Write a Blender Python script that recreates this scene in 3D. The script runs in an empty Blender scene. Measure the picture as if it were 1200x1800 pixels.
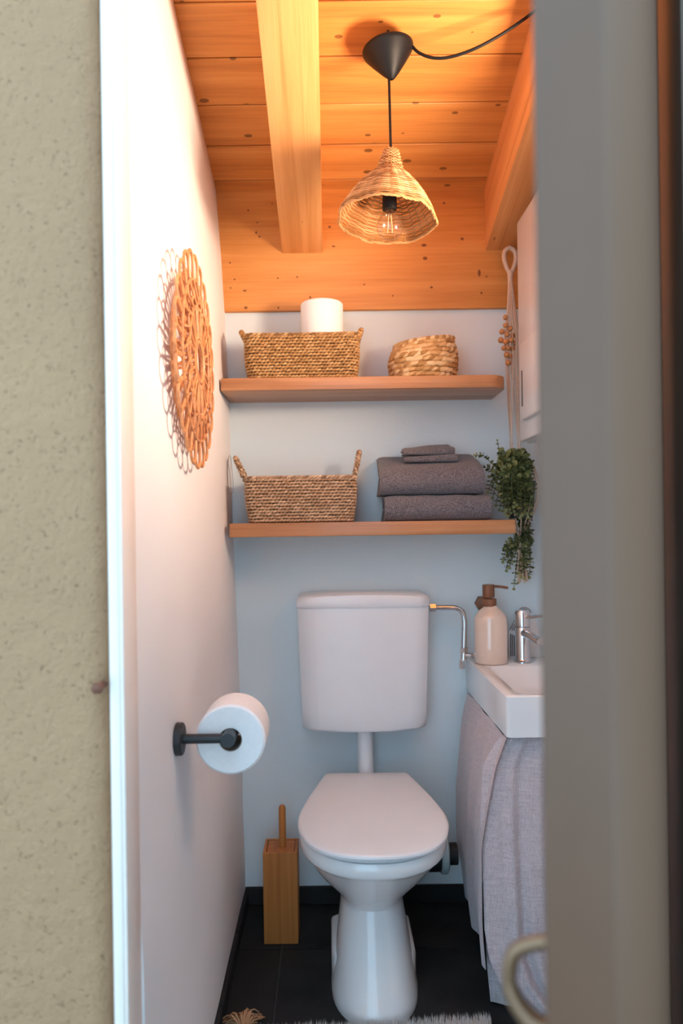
import bpy, bmesh, math, random
from mathutils import Vector, Matrix, noise
random.seed(7)
R = math.radians
scene = bpy.context.scene
C = scene.collection

# ------------------------------------------------------------------ camera
FPX, VPX, VPY, ROLL, EYE = 1300.0, 577.0, 925.0, 0.014, 1.12
cam_d = bpy.data.cameras.new('camera')
cam = bpy.data.objects.new('camera', cam_d); C.objects.link(cam)
cam_d.sensor_fit = 'VERTICAL'; cam_d.sensor_height = 36.0; cam_d.lens = 36.0 * FPX / 1800.0
cam_d.shift_x = (600 - VPX) / 1800.0; cam_d.shift_y = (VPY - 900) / 1800.0
cam.location = (0, 0, EYE)
cam.rotation_euler = (Matrix.Rotation(ROLL, 3, 'Y') @ Matrix.Rotation(R(90), 3, 'X')).to_euler()
cam_d.dof.use_dof = True; cam_d.dof.focus_distance = 1.75; cam_d.dof.aperture_fstop = 2.8
cam_d.clip_start = 0.05
scene.camera = cam
def at(px, py, Y):
    """metres in the room for a measured photo position at distance Y"""
    a, b = px - VPX, VPY - py
    u = a * math.cos(ROLL) + b * math.sin(ROLL); v = -a * math.sin(ROLL) + b * math.cos(ROLL)
    return Vector((u * Y / FPX, Y, EYE + v * Y / FPX))

# ------------------------------------------------------------------ world, light, exposure
world = bpy.data.worlds.new('world'); scene.world = world
world.use_nodes = True
wb = world.node_tree.nodes['Background']
wb.inputs[0].default_value = (0.48, 0.76, 1.0, 1); wb.inputs[1].default_value = 3.2
wl = bpy.data.lights.new('added_warm_light', 'AREA'); wl.shape = 'RECTANGLE'; wl.size = 0.20; wl.size_y = 0.26  # added warm light at an unseen opening, tilted up to spare the lower room
wl.energy = 32.0; wl.color = (1.0, 0.74, 0.54)
wlo = bpy.data.objects.new('added_warm_light', wl); C.objects.link(wlo)
wlo.location = (0.70, 1.30, 1.60); wlo.rotation_euler = (0, R(90 + 50), 0)
scene.view_settings.view_transform = 'Standard'; scene.view_settings.look = 'None'
scene.view_settings.exposure = 0.0; scene.view_settings.gamma = 1.0
scene.view_settings.use_curve_mapping = False
scene.cycles.max_bounces = 10; scene.cycles.diffuse_bounces = 6
scene.cycles.transparent_max_bounces = 16

# ------------------------------------------------------------------ materials
class NT:
    def __init__(s, name):
        s.m = bpy.data.materials.new(name); s.m.use_nodes = True
        s.t = s.m.node_tree; s.b = s.t.nodes['Principled BSDF']; s.out = s.t.nodes['Material Output']
    def n(s, typ, **kw):
        nd = s.t.nodes.new(typ)
        for k, v in kw.items():
            if k.startswith('i_'):
                key = k[2:]; key = int(key) if key.isdigit() else key
                nd.inputs[key].default_value = v
            else: setattr(nd, k, v)
        return nd
    def l(s, a, b): s.t.links.new(a, b)
    def ramp(s, fac, stops):
        r = s.n('ShaderNodeValToRGB'); e = r.color_ramp.elements
        while len(e) < len(stops): e.new(0.5)
        for el, (p, c) in zip(e, stops): el.position = p; el.color = (*c, 1) if len(c) == 3 else c
        s.l(fac, r.inputs[0]); return r.outputs[0]
    def mix(s, fac, a, b, typ='MIX'):
        m = s.n('ShaderNodeMix', data_type='RGBA', blend_type=typ)
        for sock, v in ((m.inputs[0], fac), (m.inputs[6], a), (m.inputs[7], b)):
            if hasattr(v, 'is_output'): s.l(v, sock)
            else: sock.default_value = v if isinstance(v, (int, float)) else (*v, 1)
        return m.outputs[2]
    def math(s, op, a, b=0.5):
        m = s.n('ShaderNodeMath', operation=op)
        for sock, v in ((m.inputs[0], a), (m.inputs[1], b)):
            if hasattr(v, 'is_output'): s.l(v, sock)
            else: sock.default_value = v
        return m.outputs[0]
    def coords(s, scale=(1, 1, 1), rnd=True):
        tc = s.n('ShaderNodeTexCoord'); mp = s.n('ShaderNodeMapping'); mp.inputs['Scale'].default_value = scale
        s.l(tc.outputs['Object'], mp.inputs[0])
        if rnd:
            oi = s.n('ShaderNodeObjectInfo'); v = s.n('ShaderNodeVectorMath', operation='SCALE'); cx = s.n('ShaderNodeCombineXYZ')
            for i in range(3): s.l(oi.outputs['Random'], cx.inputs[i])
            s.l(cx.outputs[0], v.inputs[0]); v.inputs['Scale'].default_value = 37.0
            ad = s.n('ShaderNodeVectorMath', operation='ADD'); s.l(mp.outputs[0], ad.inputs[0]); s.l(v.outputs[0], ad.inputs[1])
            return ad.outputs[0]
        return mp.outputs[0]
    def noise(s, vec, scale, detail=4, rough=0.5, dist=0.0):
        nz = s.n('ShaderNodeTexNoise'); s.l(vec, nz.inputs['Vector'])
        nz.inputs['Scale'].default_value = scale; nz.inputs['Detail'].default_value = detail
        nz.inputs['Roughness'].default_value = rough; nz.inputs['Distortion'].default_value = dist
        return nz.outputs[0]
    def bump(s, h, strength, dist=0.01):
        b = s.n('ShaderNodeBump'); b.inputs['Strength'].default_value = strength; b.inputs['Distance'].default_value = dist
        s.l(h, b.inputs['Height']); s.l(b.outputs[0], s.b.inputs['Normal'])
    def col(s, c):
        if hasattr(c, 'is_output'): s.l(c, s.b.inputs['Base Color'])
        else: s.b.inputs['Base Color'].default_value = (*c, 1)
    def set(s, rough=0.5, metal=0.0, spec=None, coat=None):
        s.b.inputs['Roughness'].default_value = rough; s.b.inputs['Metallic'].default_value = metal
        if spec is not None: s.b.inputs['Specular IOR Level'].default_value = spec
        if coat is not None: s.b.inputs['Coat Weight'].default_value = coat
        return s.m
def plain(name, c, rough=0.5, metal=0.0, var=0.06, scale=20, bump=0.0, spec=None, coat=None):
    t = NT(name); v = t.coords(); nz = t.noise(v, scale, 3)
    t.col(t.ramp(nz, [(0.3, tuple(x * (1 - var) for x in c)), (0.7, tuple(min(1, x * (1 + var)) for x in c))]))
    if bump: t.bump(nz, bump, 0.004)
    return t.set(rough, metal, spec, coat)
def plaster(name, c, grain, strength, pits=0.0, var=0.08):
    t = NT(name); v = t.coords(rnd=False)
    big = t.noise(v, 3, 3); fine = t.noise(v, grain, 6, 0.65); mid = t.noise(v, grain * 0.18, 4)
    h = t.math('ADD', fine, t.math('MULTIPLY', mid, 1.6))
    base = t.ramp(big, [(0.3, tuple(x * (1 - var) for x in c)), (0.7, tuple(min(1, x * (1 + var)) for x in c))])
    if pits:
        p = t.noise(v, grain * 1.0, 2, 0.5, 0.5)
        pm = t.ramp(p, [(0.26, (1, 1, 1)), (0.34, (0, 0, 0))])
        base = t.mix(t.math('MULTIPLY', pm, 0.30), base, tuple(x * 0.45 for x in c))
        h = t.math('SUBTRACT', h, t.math('MULTIPLY', pm, pits))
    t.col(base); t.bump(h, strength, 0.006)
    return t.set(0.9, spec=0.2)
def wood(name, c_dark, c_mid, c_light, along='X', knots=0.0, ring=22.0, rough=0.55, knotscale=(4.0, 9.0), coat=0.0):
    t = NT(name); tc = t.coords()
    sx = t.n('ShaderNodeSeparateXYZ'); t.l(tc, sx.inputs[0])
    ax = {'X': (0, 1, 2), 'Y': (1, 0, 2), 'Z': (2, 0, 1)}[along]
    A, B, D = (sx.outputs[i] for i in ax)
    cx = t.n('ShaderNodeCombineXYZ'); t.l(t.math('MULTIPLY', A, 0.9), cx.inputs[0])
    t.l(t.math('MULTIPLY', B, ring), cx.inputs[1]); t.l(t.math('MULTIPLY', D, ring), cx.inputs[2])
    g1 = t.noise(cx.outputs[0], 1.3, 3, 0.55, 0.5)
    cx2 = t.n('ShaderNodeCombineXYZ'); t.l(t.math('MULTIPLY', A, 6), cx2.inputs[0])
    t.l(t.math('MULTIPLY', B, ring * 16), cx2.inputs[1]); t.l(t.math('MULTIPLY', D, ring * 16), cx2.inputs[2])
    g2 = t.noise(cx2.outputs[0], 1.0, 3, 0.6, 0.2)
    f = t.math('ADD', t.math('MULTIPLY', g1, 0.72), t.math('MULTIPLY', g2, 0.28))
    colr = t.ramp(f, [(0.33, c_dark), (0.50, c_mid), (0.66, c_light)])
    if knots:
        kx = t.n('ShaderNodeCombineXYZ'); t.l(t.math('MULTIPLY', A, knotscale[0]), kx.inputs[0])
        t.l(t.math('MULTIPLY', B, knotscale[1]), kx.inputs[1]); t.l(t.math('MULTIPLY', D, knotscale[1]), kx.inputs[2])
        vo = t.n('ShaderNodeTexVoronoi'); vo.inputs['Scale'].default_value = 1.0; vo.voronoi_dimensions = '2D'
        if along == 'X': pass
        t.l(kx.outputs[0], vo.inputs['Vector'])
        sc = t.n('ShaderNodeSeparateColor'); t.l(vo.outputs['Color'], sc.inputs[0])
        rad = t.math('MULTIPLY', t.math('MAXIMUM', t.math('SUBTRACT', sc.outputs[0], 1 - knots), 0.0), 0.22)
        kd = t.math('SUBTRACT', vo.outputs['Distance'], rad)
        km = t.ramp(t.math('ADD', t.math('MULTIPLY', kd, 8.0), 0.5), [(0.40, (1, 1, 1)), (0.56, (0, 0, 0))])
        has = t.math('GREATER_THAN', rad, 0.012)
        colr = t.mix(t.math('MULTIPLY', t.math('MULTIPLY', km, has), 0.8), colr, tuple(x * 0.28 for x in c_dark))
    t.col(colr); t.bump(g2, 0.12, 0.002)
    return t.set(rough, coat=coat)
def stitched(name, c1, c2, c3, rough=0.75):
    t = NT(name); a = t.n('ShaderNodeAttribute'); a.attribute_name = 'rnd'
    v = t.coords(); nz = t.noise(v, 160, 3)
    f = t.math('ADD', t.math('MULTIPLY', a.outputs['Fac'], 0.75), t.math('MULTIPLY', nz, 0.25))
    t.col(t.ramp(f, [(0.12, c1), (0.5, c2), (0.85, c3)])); t.bump(nz, 0.35, 0.002)
    return t.set(rough, spec=0.25)
def cloth(name, c, scale=500, strength=0.5, var=0.3, weave=False):
    t = NT(name); v = t.coords(); nz = t.noise(v, scale, 2, 0.6)
    if weave:
        w1 = t.noise(t.coords((30, 30, 700)), 1.0, 2); w2 = t.noise(t.coords((600, 600, 18)), 1.0, 2)
        nz = t.math('ADD', t.math('MULTIPLY', t.math('ADD', w1, w2), 0.35), t.math('MULTIPLY', nz, 0.3))
    t.col(t.ramp(nz, [(0.34, tuple(x * (1 - var) for x in c)), (0.66, tuple(min(1, x * (1 + var)) for x in c))]))
    t.bump(nz, strength, 0.003)
    t.b.inputs['Sheen Weight'].default_value = 0.25
    return t.set(0.95, spec=0.1)

M = {}
M['plaster'] = plaster('white_plaster', (0.80, 0.79, 0.79), 90, 0.10, var=0.02)
M['blue_plaster'] = plaster('pale_blue_plaster', (0.685, 0.77, 0.80), 90, 0.10, var=0.02)
M['green'] = plaster('sage_plaster', (0.475, 0.270, 0.146), 190, 0.8, pits=0.7, var=0.05)
M['frame_white'] = plain('white_frame_paint', (0.88, 0.75, 0.66), 0.4, var=0.02)
M['door'] = plain('grey_door_paint', (0.112, 0.049, 0.0235), 0.5, var=0.03)
M['shaded_trim'] = plain('trim_shade_colour', (0.085, 0.05, 0.032), 0.6, var=0.05)  # shade on the right frame behind the door, put into its colour
M['pine'] = wood('pine_boards', (0.50, 0.185, 0.040), (0.66, 0.27, 0.062), (0.76, 0.35, 0.10), 'X', 0.55, 16, 0.5, (9.0, 17.0))
M['pine_rafter'] = wood('pine_rafter_wood', (0.58, 0.25, 0.075), (0.72, 0.34, 0.115), (0.80, 0.42, 0.17), 'Y', 0.16, 26, 0.5, (4.0, 14.0))
M['pine_plate'] = wood('pine_plate_wood', (0.52, 0.19, 0.040), (0.66, 0.27, 0.062), (0.76, 0.34, 0.095), 'X', 0.0, 12, 0.5)
M['knot'] = plain('pine_knot', (0.23, 0.075, 0.018), 0.6, var=0.3, scale=300)
M['dark_joint'] = plain('dark_joint', (0.10, 0.045, 0.015), 0.9)
M['oak'] = wood('oak_shelf_wood', (0.31, 0.125, 0.045), (0.44, 0.19, 0.075), (0.54, 0.26, 0.11), 'X', 0.0, 30, 0.4, coat=0.15)
M['bamboo'] = wood('bamboo_wood', (0.36, 0.115, 0.020), (0.44, 0.155, 0.030), (0.52, 0.20, 0.045), 'Z', 0.0, 40, 0.5)
M['brown_wood'] = wood('brown_pump_wood', (0.13, 0.045, 0.018), (0.19, 0.07, 0.028), (0.25, 0.10, 0.045), 'Z', 0.0, 60, 0.5)
M['slate'] = plain('slate_tile', (0.020, 0.0185, 0.0185), 0.75, var=0.35, scale=9, bump=0.15, spec=0.25)
M['grout'] = plain('floor_grout', (0.055, 0.05, 0.046), 0.9, var=0.3, scale=60)
M['ceramic'] = plain('white_ceramic', (0.78, 0.78, 0.78), 0.12, var=0.01, coat=0.3)
M['plastic'] = plain('white_plastic', (0.76, 0.77, 0.79), 0.28, var=0.01)
M['grey_plastic'] = plain('grey_plastic', (0.45, 0.55, 0.56), 0.35)
M['black_rubber'] = plain('black_rubber', (0.012, 0.012, 0.012), 0.6)
M['chrome'] = plain('chrome', (0.72, 0.72, 0.74), 0.12, 1.0, var=0.01)
M['black_metal'] = plain('matt_black_metal', (0.018, 0.020, 0.022), 0.42)
M['black_plastic'] = plain('black_plastic', (0.006, 0.0065, 0.008), 0.5, spec=0.25)
M['paper'] = plain('tissue_paper', (0.86, 0.85, 0.84), 0.95, var=0.02, scale=120, bump=0.1, spec=0.1)
M['card'] = plain('cardboard', (0.33, 0.26, 0.21), 0.9)
M['seagrass'] = stitched('seagrass', (0.22, 0.105, 0.035), (0.46, 0.25, 0.095), (0.66, 0.43, 0.20))
M['seagrass_grey'] = stitched('dry_seagrass', (0.25, 0.14, 0.075), (0.48, 0.30, 0.18), (0.66, 0.46, 0.31))
M['hyacinth'] = stitched('water_hyacinth', (0.36, 0.17, 0.05), (0.62, 0.36, 0.15), (0.78, 0.56, 0.31))
M['wicker'] = stitched('wicker', (0.27, 0.115, 0.035), (0.46, 0.22, 0.08), (0.60, 0.33, 0.15), 0.5)
M['rattan'] = plain('rattan_cane', (0.62, 0.265, 0.105), 0.42, var=0.28, scale=60)
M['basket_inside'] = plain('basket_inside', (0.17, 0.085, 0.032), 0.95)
M['towel'] = cloth('grey_terry', (0.165, 0.148, 0.158), 330, 1.0, 0.50)
M['linen'] = cloth('lilac_grey_linen', (0.50, 0.435, 0.45), 420, 0.5, 0.30, weave=True)
M['cotton'] = plain('natural_cotton_cord', (0.66, 0.49, 0.37), 0.9, var=0.10, scale=220, bump=0.3, spec=0.1)
M['jute'] = plain('jute_fibre', (0.50, 0.28, 0.15), 0.9, var=0.25, scale=300, spec=0.1)
M['bead'] = plain('wooden_bead', (0.50, 0.22, 0.075), 0.45, var=0.2, scale=90)
M['leaf'] = stitched('eucalyptus_leaf', (0.050, 0.062, 0.020), (0.125, 0.145, 0.048), (0.27, 0.27, 0.105), 0.5)
M['stem'] = plain('green_stem', (0.07, 0.085, 0.03), 0.6)
M['pot'] = plain('grey_pot', (0.035, 0.04, 0.035), 0.5)
M['stoneware'] = plain('cream_stoneware', (0.74, 0.57, 0.46), 0.10, var=0.03, scale=15, coat=0.8)
M['brown_ring'] = plain('unglazed_ring', (0.22, 0.13, 0.09), 0.8)
M['rug'] = plain('rug_pile', (0.60, 0.55, 0.52), 0.95, var=0.12, scale=200, spec=0.1)
M['ground'] = plain('outside_paving', (0.20, 0.17, 0.13), 0.9)
M['brass'] = plain('dull_brass', (0.22, 0.125, 0.07), 0.35, 0.6, var=0.08)
M['bolt'] = plain('rusty_brown', (0.15, 0.05, 0.025), 0.7, var=0.3, scale=150)
M['ink'] = plain('black_ink', (0.02, 0.02, 0.022), 0.5)
M['filament'] = plain('filament', (0.80, 0.60, 0.32), 0.4)
M['string'] = plain('dark_string', (0.10, 0.09, 0.09), 0.8)
def glassy(name, tint, f0):
    t = NT(name); t.t.nodes.remove(t.b)
    tr = t.n('ShaderNodeBsdfTransparent'); tr.inputs[0].default_value = (*tint, 1)
    gl = t.n('ShaderNodeBsdfGlossy'); gl.inputs['Roughness'].default_value = 0.03
    lw = t.n('ShaderNodeLayerWeight'); lw.inputs[0].default_value = 0.5
    fac = t.math('ADD', t.math('MULTIPLY', t.math('POWER', lw.outputs['Facing'], 3.0), f0), 0.07)
    mx = t.n('ShaderNodeMixShader'); t.l(fac, mx.inputs[0]); t.l(tr.outputs[0], mx.inputs[1]); t.l(gl.outputs[0], mx.inputs[2])
    t.l(mx.outputs[0], t.out.inputs[0]); return t.m
M['bulb_glass'] = glassy('bulb_glass', (0.96, 0.92, 0.87), 0.75)
M['added_pane'] = glassy('added_window_glass', (0.97, 0.98, 0.98), 0.15)

# ------------------------------------------------------------------ mesh building
ORI = {}
class MB:
    def __init__(s): s.v = []; s.f = []; s.a = []; s.sm = []
    def add(s, vs, fs, smooth=True, a=0.5):
        o = len(s.v); s.v += [Vector(x) for x in vs]; s.f += [[i + o for i in f] for f in fs]
        s.a += [a] * len(fs); s.sm += [smooth] * len(fs); return s
    def box(s, x0, x1, y0, y1, z0, z1, bev=0.0, seg=2):
        bm = bmesh.new(); bmesh.ops.create_cube(bm, size=1)
        for v in bm.verts: v.co = Vector(((x0 + x1) / 2 + v.co.x * (x1 - x0), (y0 + y1) / 2 + v.co.y * (y1 - y0), (z0 + z1) / 2 + v.co.z * (z1 - z0)))
        if bev: bmesh.ops.bevel(bm, geom=bm.edges[:], offset=bev, segments=seg, profile=0.5, affect='EDGES')
        bm.verts.index_update(); s.add([v.co.copy() for v in bm.verts], [[v.index for v in f.verts] for f in bm.faces], bev > 0); bm.free(); return s
    def prism(s, pts, z0, z1, bev=0.0, axis='Z', smooth=None):
        """outline pts (2d) extruded along an axis; bevelled"""
        def P(p, h): return {'Z': (p[0], p[1], h), 'Y': (p[0], h, p[1]), 'X': (h, p[0], p[1])}[axis]
        bm = bmesh.new(); b = [bm.verts.new(P(p, z0)) for p in pts]; t = [bm.verts.new(P(p, z1)) for p in pts]; n = len(pts)
        bm.faces.new(b); bm.faces.new(t[::-1])
        for i in range(n): bm.faces.new((b[i], t[i], t[(i + 1) % n], b[(i + 1) % n]))
        bmesh.ops.recalc_face_normals(bm, faces=bm.faces[:])
        if bev:
            ed = [e for e in bm.edges if len(e.link_faces) == 2 and e.calc_face_angle() > 0.6]
            bmesh.ops.bevel(bm, geom=ed, offset=bev, segments=2, profile=0.5, affect='EDGES')
        bm.verts.index_update(); s.add([v.co.copy() for v in bm.verts], [[v.index for v in f.verts] for f in bm.faces], bool(bev) if smooth is None else smooth); bm.free(); return s
    def tube(s, pts, rad, sides=8, closed=False, cap=True, a=0.5):
        pts = [Vector(p) for p in pts]; n = len(pts); vs = []; fs = []
        rads = rad if isinstance(rad, (list, tuple)) else [rad] * n
        up = None
        for i, p in enumerate(pts):
            if closed: d = pts[(i + 1) % n] - pts[i - 1]
            else: d = pts[min(i + 1, n - 1)] - pts[max(i - 1, 0)]
            d.normalize()
            if up is None:
                up = Vector((0, 0, 1)) if abs(d.z) < 0.9 else Vector((1, 0, 0))
            x = d.cross(up)
            if x.length < 1e-5: x = d.orthogonal()
            x.normalize(); y = x.cross(d).normalized(); up = y
            for k in range(sides):
                t = 2 * math.pi * k / sides; vs.append(p + (x * math.cos(t) + y * math.sin(t)) * rads[i])
        for i in range(n if closed else n - 1):
            j = (i + 1) % n
            for k in range(sides):
                k2 = (k + 1) % sides; fs.append([i * sides + k, i * sides + k2, j * sides + k2, j * sides + k])
        if cap and not closed: fs.append(list(range(sides))[::-1]); fs.append(list(range((n - 1) * sides, n * sides)))
        return s.add(vs, fs, True, a)
    def lathe(s, prof, c, seg=32, mat=None, cap0=False, cap1=False, sx=1.0, sy=1.0):
        vs = []; fs = []; c = Vector(c)
        for r, z in prof:
            for k in range(seg):
                t = 2 * math.pi * k / seg; p = Vector((r * math.cos(t) * sx, r * math.sin(t) * sy, z))
                if mat is not None: p = mat @ p
                vs.append(c + p)
        for i in range(len(prof) - 1):
            for k in range(seg):
                k2 = (k + 1) % seg; fs.append([i * seg + k, i * seg + k2, (i + 1) * seg + k2, (i + 1) * seg + k])
        if cap0: fs.append(list(range(seg))[::-1])
        if cap1: fs.append(list(range((len(prof) - 1) * seg, len(prof) * seg)))
        return s.add(vs, fs)
    def loft(s, rings, cap0=True, cap1=True):
        n = len(rings[0]); vs = [p for r in rings for p in r]; fs = []
        for i in range(len(rings) - 1):
            for k in range(n):
                k2 = (k + 1) % n; fs.append([i * n + k, i * n + k2, (i + 1) * n + k2, (i + 1) * n + k])
        if cap0: fs.append(list(range(n))[::-1])
        if cap1: fs.append(list(range((len(rings) - 1) * n, len(rings) * n)))
        return s.add(vs, fs)
    def grid(s, fn, nu, nv):
        vs = [fn(i / nu, j / nv) for j in range(nv + 1) for i in range(nu + 1)]
        fs = [[j * (nu + 1) + i, j * (nu + 1) + i + 1, (j + 1) * (nu + 1) + i + 1, (j + 1) * (nu + 1) + i] for j in range(nv) for i in range(nu)]
        return s.add(vs, fs)
    def sphere(s, c, r, seg=12, rings=8, sz=1.0):
        prof = [(max(1e-5, r * math.sin(math.pi * i / rings)), -r * sz * math.cos(math.pi * i / rings)) for i in range(rings + 1)]
        return s.lathe(prof, c, seg)
    def stitch(s, p, d, n, L, w, th, a):
        d = d.normalized(); n = n.normalized(); b = d.cross(n).normalized(); vs = []; fs = []
        prof = ((-0.5, 0.25), (-0.3, 0.8), (0, 1.0), (0.3, 0.8), (0.5, 0.25)); S = 6
        for t, r in prof:
            bow = n * th * (0.7 - 2.2 * t * t)
            for k in range(S):
                q = 2 * math.pi * k / S; vs.append(p + d * (L * t) + bow + b * (w * r * math.cos(q)) + n * (th * r * math.sin(q)))
        for i in range(4):
            for k in range(S):
                k2 = (k + 1) % S; fs.append([i * S + k, i * S + k2, (i + 1) * S + k2, (i + 1) * S + k])
        return s.add(vs, fs, True, a)
    def build(s, name, mat, parent=None, loc=None, kind=None, label=None, shade=None):
        base = ORI[parent.name] if parent is not None else Vector(loc if loc is not None else (0, 0, 0))
        me = bpy.data.meshes.new(name); me.from_pydata([tuple(v - base) for v in s.v], [], s.f)
        me.polygons.foreach_set('use_smooth', s.sm)
        at_ = me.attributes.new('rnd', 'FLOAT', 'FACE'); at_.data.foreach_set('value', s.a)
        me.materials.append(M[mat]); me.update()
        bm = bmesh.new(); bm.from_mesh(me); bmesh.ops.recalc_face_normals(bm, faces=bm.faces[:]); bm.to_mesh(me); bm.free()
        if any(s.sm):
            try: me.set_sharp_from_angle(angle=R(42))
            except Exception: pass
        o = bpy.data.objects.new(name, me); C.objects.link(o)
        if parent is not None: o.parent = parent
        else: o.location = base
        ORI[o.name] = base
        if kind: o['kind'] = kind
        if label: o['label'] = label
        return o
def thing(name, label, cat, loc, group=None):
    o = bpy.data.objects.new(name, None); C.objects.link(o); o.location = loc; o.empty_display_size = 0.05
    ORI[o.name] = Vector(loc); o['label'] = label; o['category'] = cat
    if group: o['group'] = group
    return o
def tag(o, label, cat, group=None):
    o['label'] = label; o['category'] = cat
    if group: o['group'] = group
    return o
def struct(o): o['kind'] = 'structure'; return o
def smoothpath(pts, n=8):
    """Catmull-Rom through pts"""
    pts = [Vector(p) for p in pts]; out = []
    for i in range(len(pts) - 1):
        p0 = pts[max(i - 1, 0)]; p1 = pts[i]; p2 = pts[i + 1]; p3 = pts[min(i + 2, len(pts) - 1)]
        for k in range(n):
            t = k / n
            out.append(0.5 * ((2 * p1) + (p2 - p0) * t + (2 * p0 - 5 * p1 + 4 * p2 - p3) * t * t + (3 * p1 - p0 - 3 * p2 + p3) * t ** 3))
    out.append(pts[-1]); return out
def interp(x, table):
    if x <= table[0][0]: return table[0][1]
    for (a, p), (b, q) in zip(table, table[1:]):
        if x <= b: return p + (q - p) * (x - a) / (b - a)
    return table[-1][1]
def rrect(x0, x1, y0, y1, r, n=5):
    pts = []
    for cx, cy, a in ((x1 - r, y1 - r, 0), (x0 + r, y1 - r, 90), (x0 + r, y0 + r, 180), (x1 - r, y0 + r, 270)):
        for k in range(n + 1): t = R(a + 90 * k / n); pts.append((cx + r * math.cos(t), cy + r * math.sin(t)))
    return pts

# ------------------------------------------------------------------ the room
BW, RW = 2.20, 0.66                       # back wall, right wall
CZ = lambda y: 2.109 + 0.275 * (BW - y)   # underside of the boards
LWX = [(0.0, -0.262), (0.5, -0.266), (1.12, -0.283), (1.5, -0.290), (1.76, -0.298), (2.1, -0.316), (2.6, -0.335)]
lw = lambda z: interp(z, LWX)

struct(MB().box(-1.6, 1.9, -1.2, BW + 0.12, -0.08, -0.004).build('floor', 'grout'))
floor = bpy.data.objects['floor']
tile_cache = {}
xs = [-0.27, -0.14, 0.16, 0.46, 0.66]; ys = [0.98, 1.06, 1.36, 1.66, 1.962, 2.2]
for i in range(4):
    for j in range(5):
        x0, x1, y0, y1 = xs[i] + .0018, xs[i + 1] - .0018, ys[j] + .0018, ys[j + 1] - .0018
        key = (round(x1 - x0, 4), round(y1 - y0, 4))
        if key not in tile_cache:
            tile_cache[key] = MB().box(-key[0] / 2, key[0] / 2, -key[1] / 2, key[1] / 2, -0.004, 0.0, 0.0012, 1).build('floor_tile', 'slate', floor); o = tile_cache[key]
        else: o = tile_cache[key].copy(); C.objects.link(o)
        o.location = ((x0 + x1) / 2, (y0 + y1) / 2, random.uniform(-.0004, .0003)); o.rotation_euler = (0, 0, 0)
# paving in front of the doorway
struct(MB().box(-1.6, 1.9, -1.2, 0.93, -0.004, 0.0).build('floor_outside', 'ground'))

struct(MB().box(-0.5, 0.82, BW, BW + 0.1, -0.08, 2.3).build('wall_back', 'blue_plaster'))
def lwf(u, v):
    z = -0.05 + 2.62 * v; y = 1.03 + (BW + 0.02 - 1.03) * max(0, u * 41 - 1) / 40
    if u < .01: return Vector((-.36, 1.03, z))
    return Vector((lw(z) + 0.0022 * noise.noise((y * 5, z * 5, 0)), y, z))
mb = MB(); mb.grid(lwf, 41, 80)
n1 = len(mb.v)
mb.box(-0.60, -0.36, 1.04, BW + 0.1, -0.05, 2.6)
struct(mb.build('wall_left', 'plaster'))
# right wall; its small window is added, out of view, for the warm light
WY0, WY1, WZ0, WZ1 = 1.15, 1.45, 1.40, 1.80
mb = MB(); mb.box(RW, RW + .14, 1.04, WY0, -.05, 2.5); mb.box(RW, RW + .14, WY1, BW + .1, -.05, 2.5)
mb.box(RW, RW + .14, WY0, WY1, -.05, WZ0); mb.box(RW, RW + .14, WY0, WY1, WZ1, 2.5)
struct(mb.build('wall_right', 'plaster'))
mb = MB()
for a in ((WY0, WY0 + .02, WZ0, WZ1), (WY1 - .02, WY1, WZ0, WZ1), (WY0, WY1, WZ0, WZ0 + .02), (WY0, WY1, WZ1 - .02, WZ1)):
    mb.box(RW + .03, RW + .07, *a, 0.003, 1)
win = struct(mb.build('added_window_1', 'frame_white'))
MB().box(RW + .048, RW + .052, WY0 + .018, WY1 - .018, WZ0 + .018, WZ1 - .018).build('added_pane', 'added_pane', win)

# outside wall around the doorway, sage render, rounded rough arris on the left
def edge_x(z): return -0.2885 + 0.0022 * noise.noise((3.1, z * 9, 1.7)) + 0.0010 * noise.noise((8.1, z * 60, 4.7))
def wf(u, v):
    z = -0.05 + 2.75 * v
    prof = [(-1.6, .95), (-1.2, .95), (-.9, .95), (-.6, .95), (-.45, .95), (-.36, .95), (-.33, .9502), (-.315, .9508), (-.305, .952), (-.297, .955), (-.291, .9605), (-.2885, .968), (-.2885, 1.0), (-.2885, 1.06), (-.40, 1.06), (-1.6, 1.06)]
    x, y = prof[round(u * 15)]
    w = max(0, min(1, (x + .36) / .06)) if y < 1.05 else 0
    return Vector((x + (edge_x(z) + .2885) * w, y, z))
mb = MB(); mb.grid(wf, 15, 160)
mb.box(-0.30, 0.60, 0.95, 1.06, 2.16, 2.70); mb.box(0.53, 1.9, 0.98, 1.06, -.05, 2.70)
struct(mb.build('wall_front', 'green'))
def lin(name, x0, x1, y0, y1, z0, z1, mat='frame_white', bev=0.003):
    return struct(MB().box(x0, x1, y0, y1, z0, z1, bev).build(name, mat))
t1 = lin('trim_1', -0.288, -0.268, 0.961, 1.03, 0.0, 2.16)
MB().box(-0.286, -0.2735, 0.9595, 0.963, 0.0, 2.16, 0.0012).build('frame_bead', 'frame_white', t1)
lin('trim_2', 0.478, 0.53, 0.985, 1.06, 0.0, 2.16, 'shaded_trim'); lin('trim_3', -0.268, 0.478, 0.985, 1.06, 2.125, 2.16)

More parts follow.
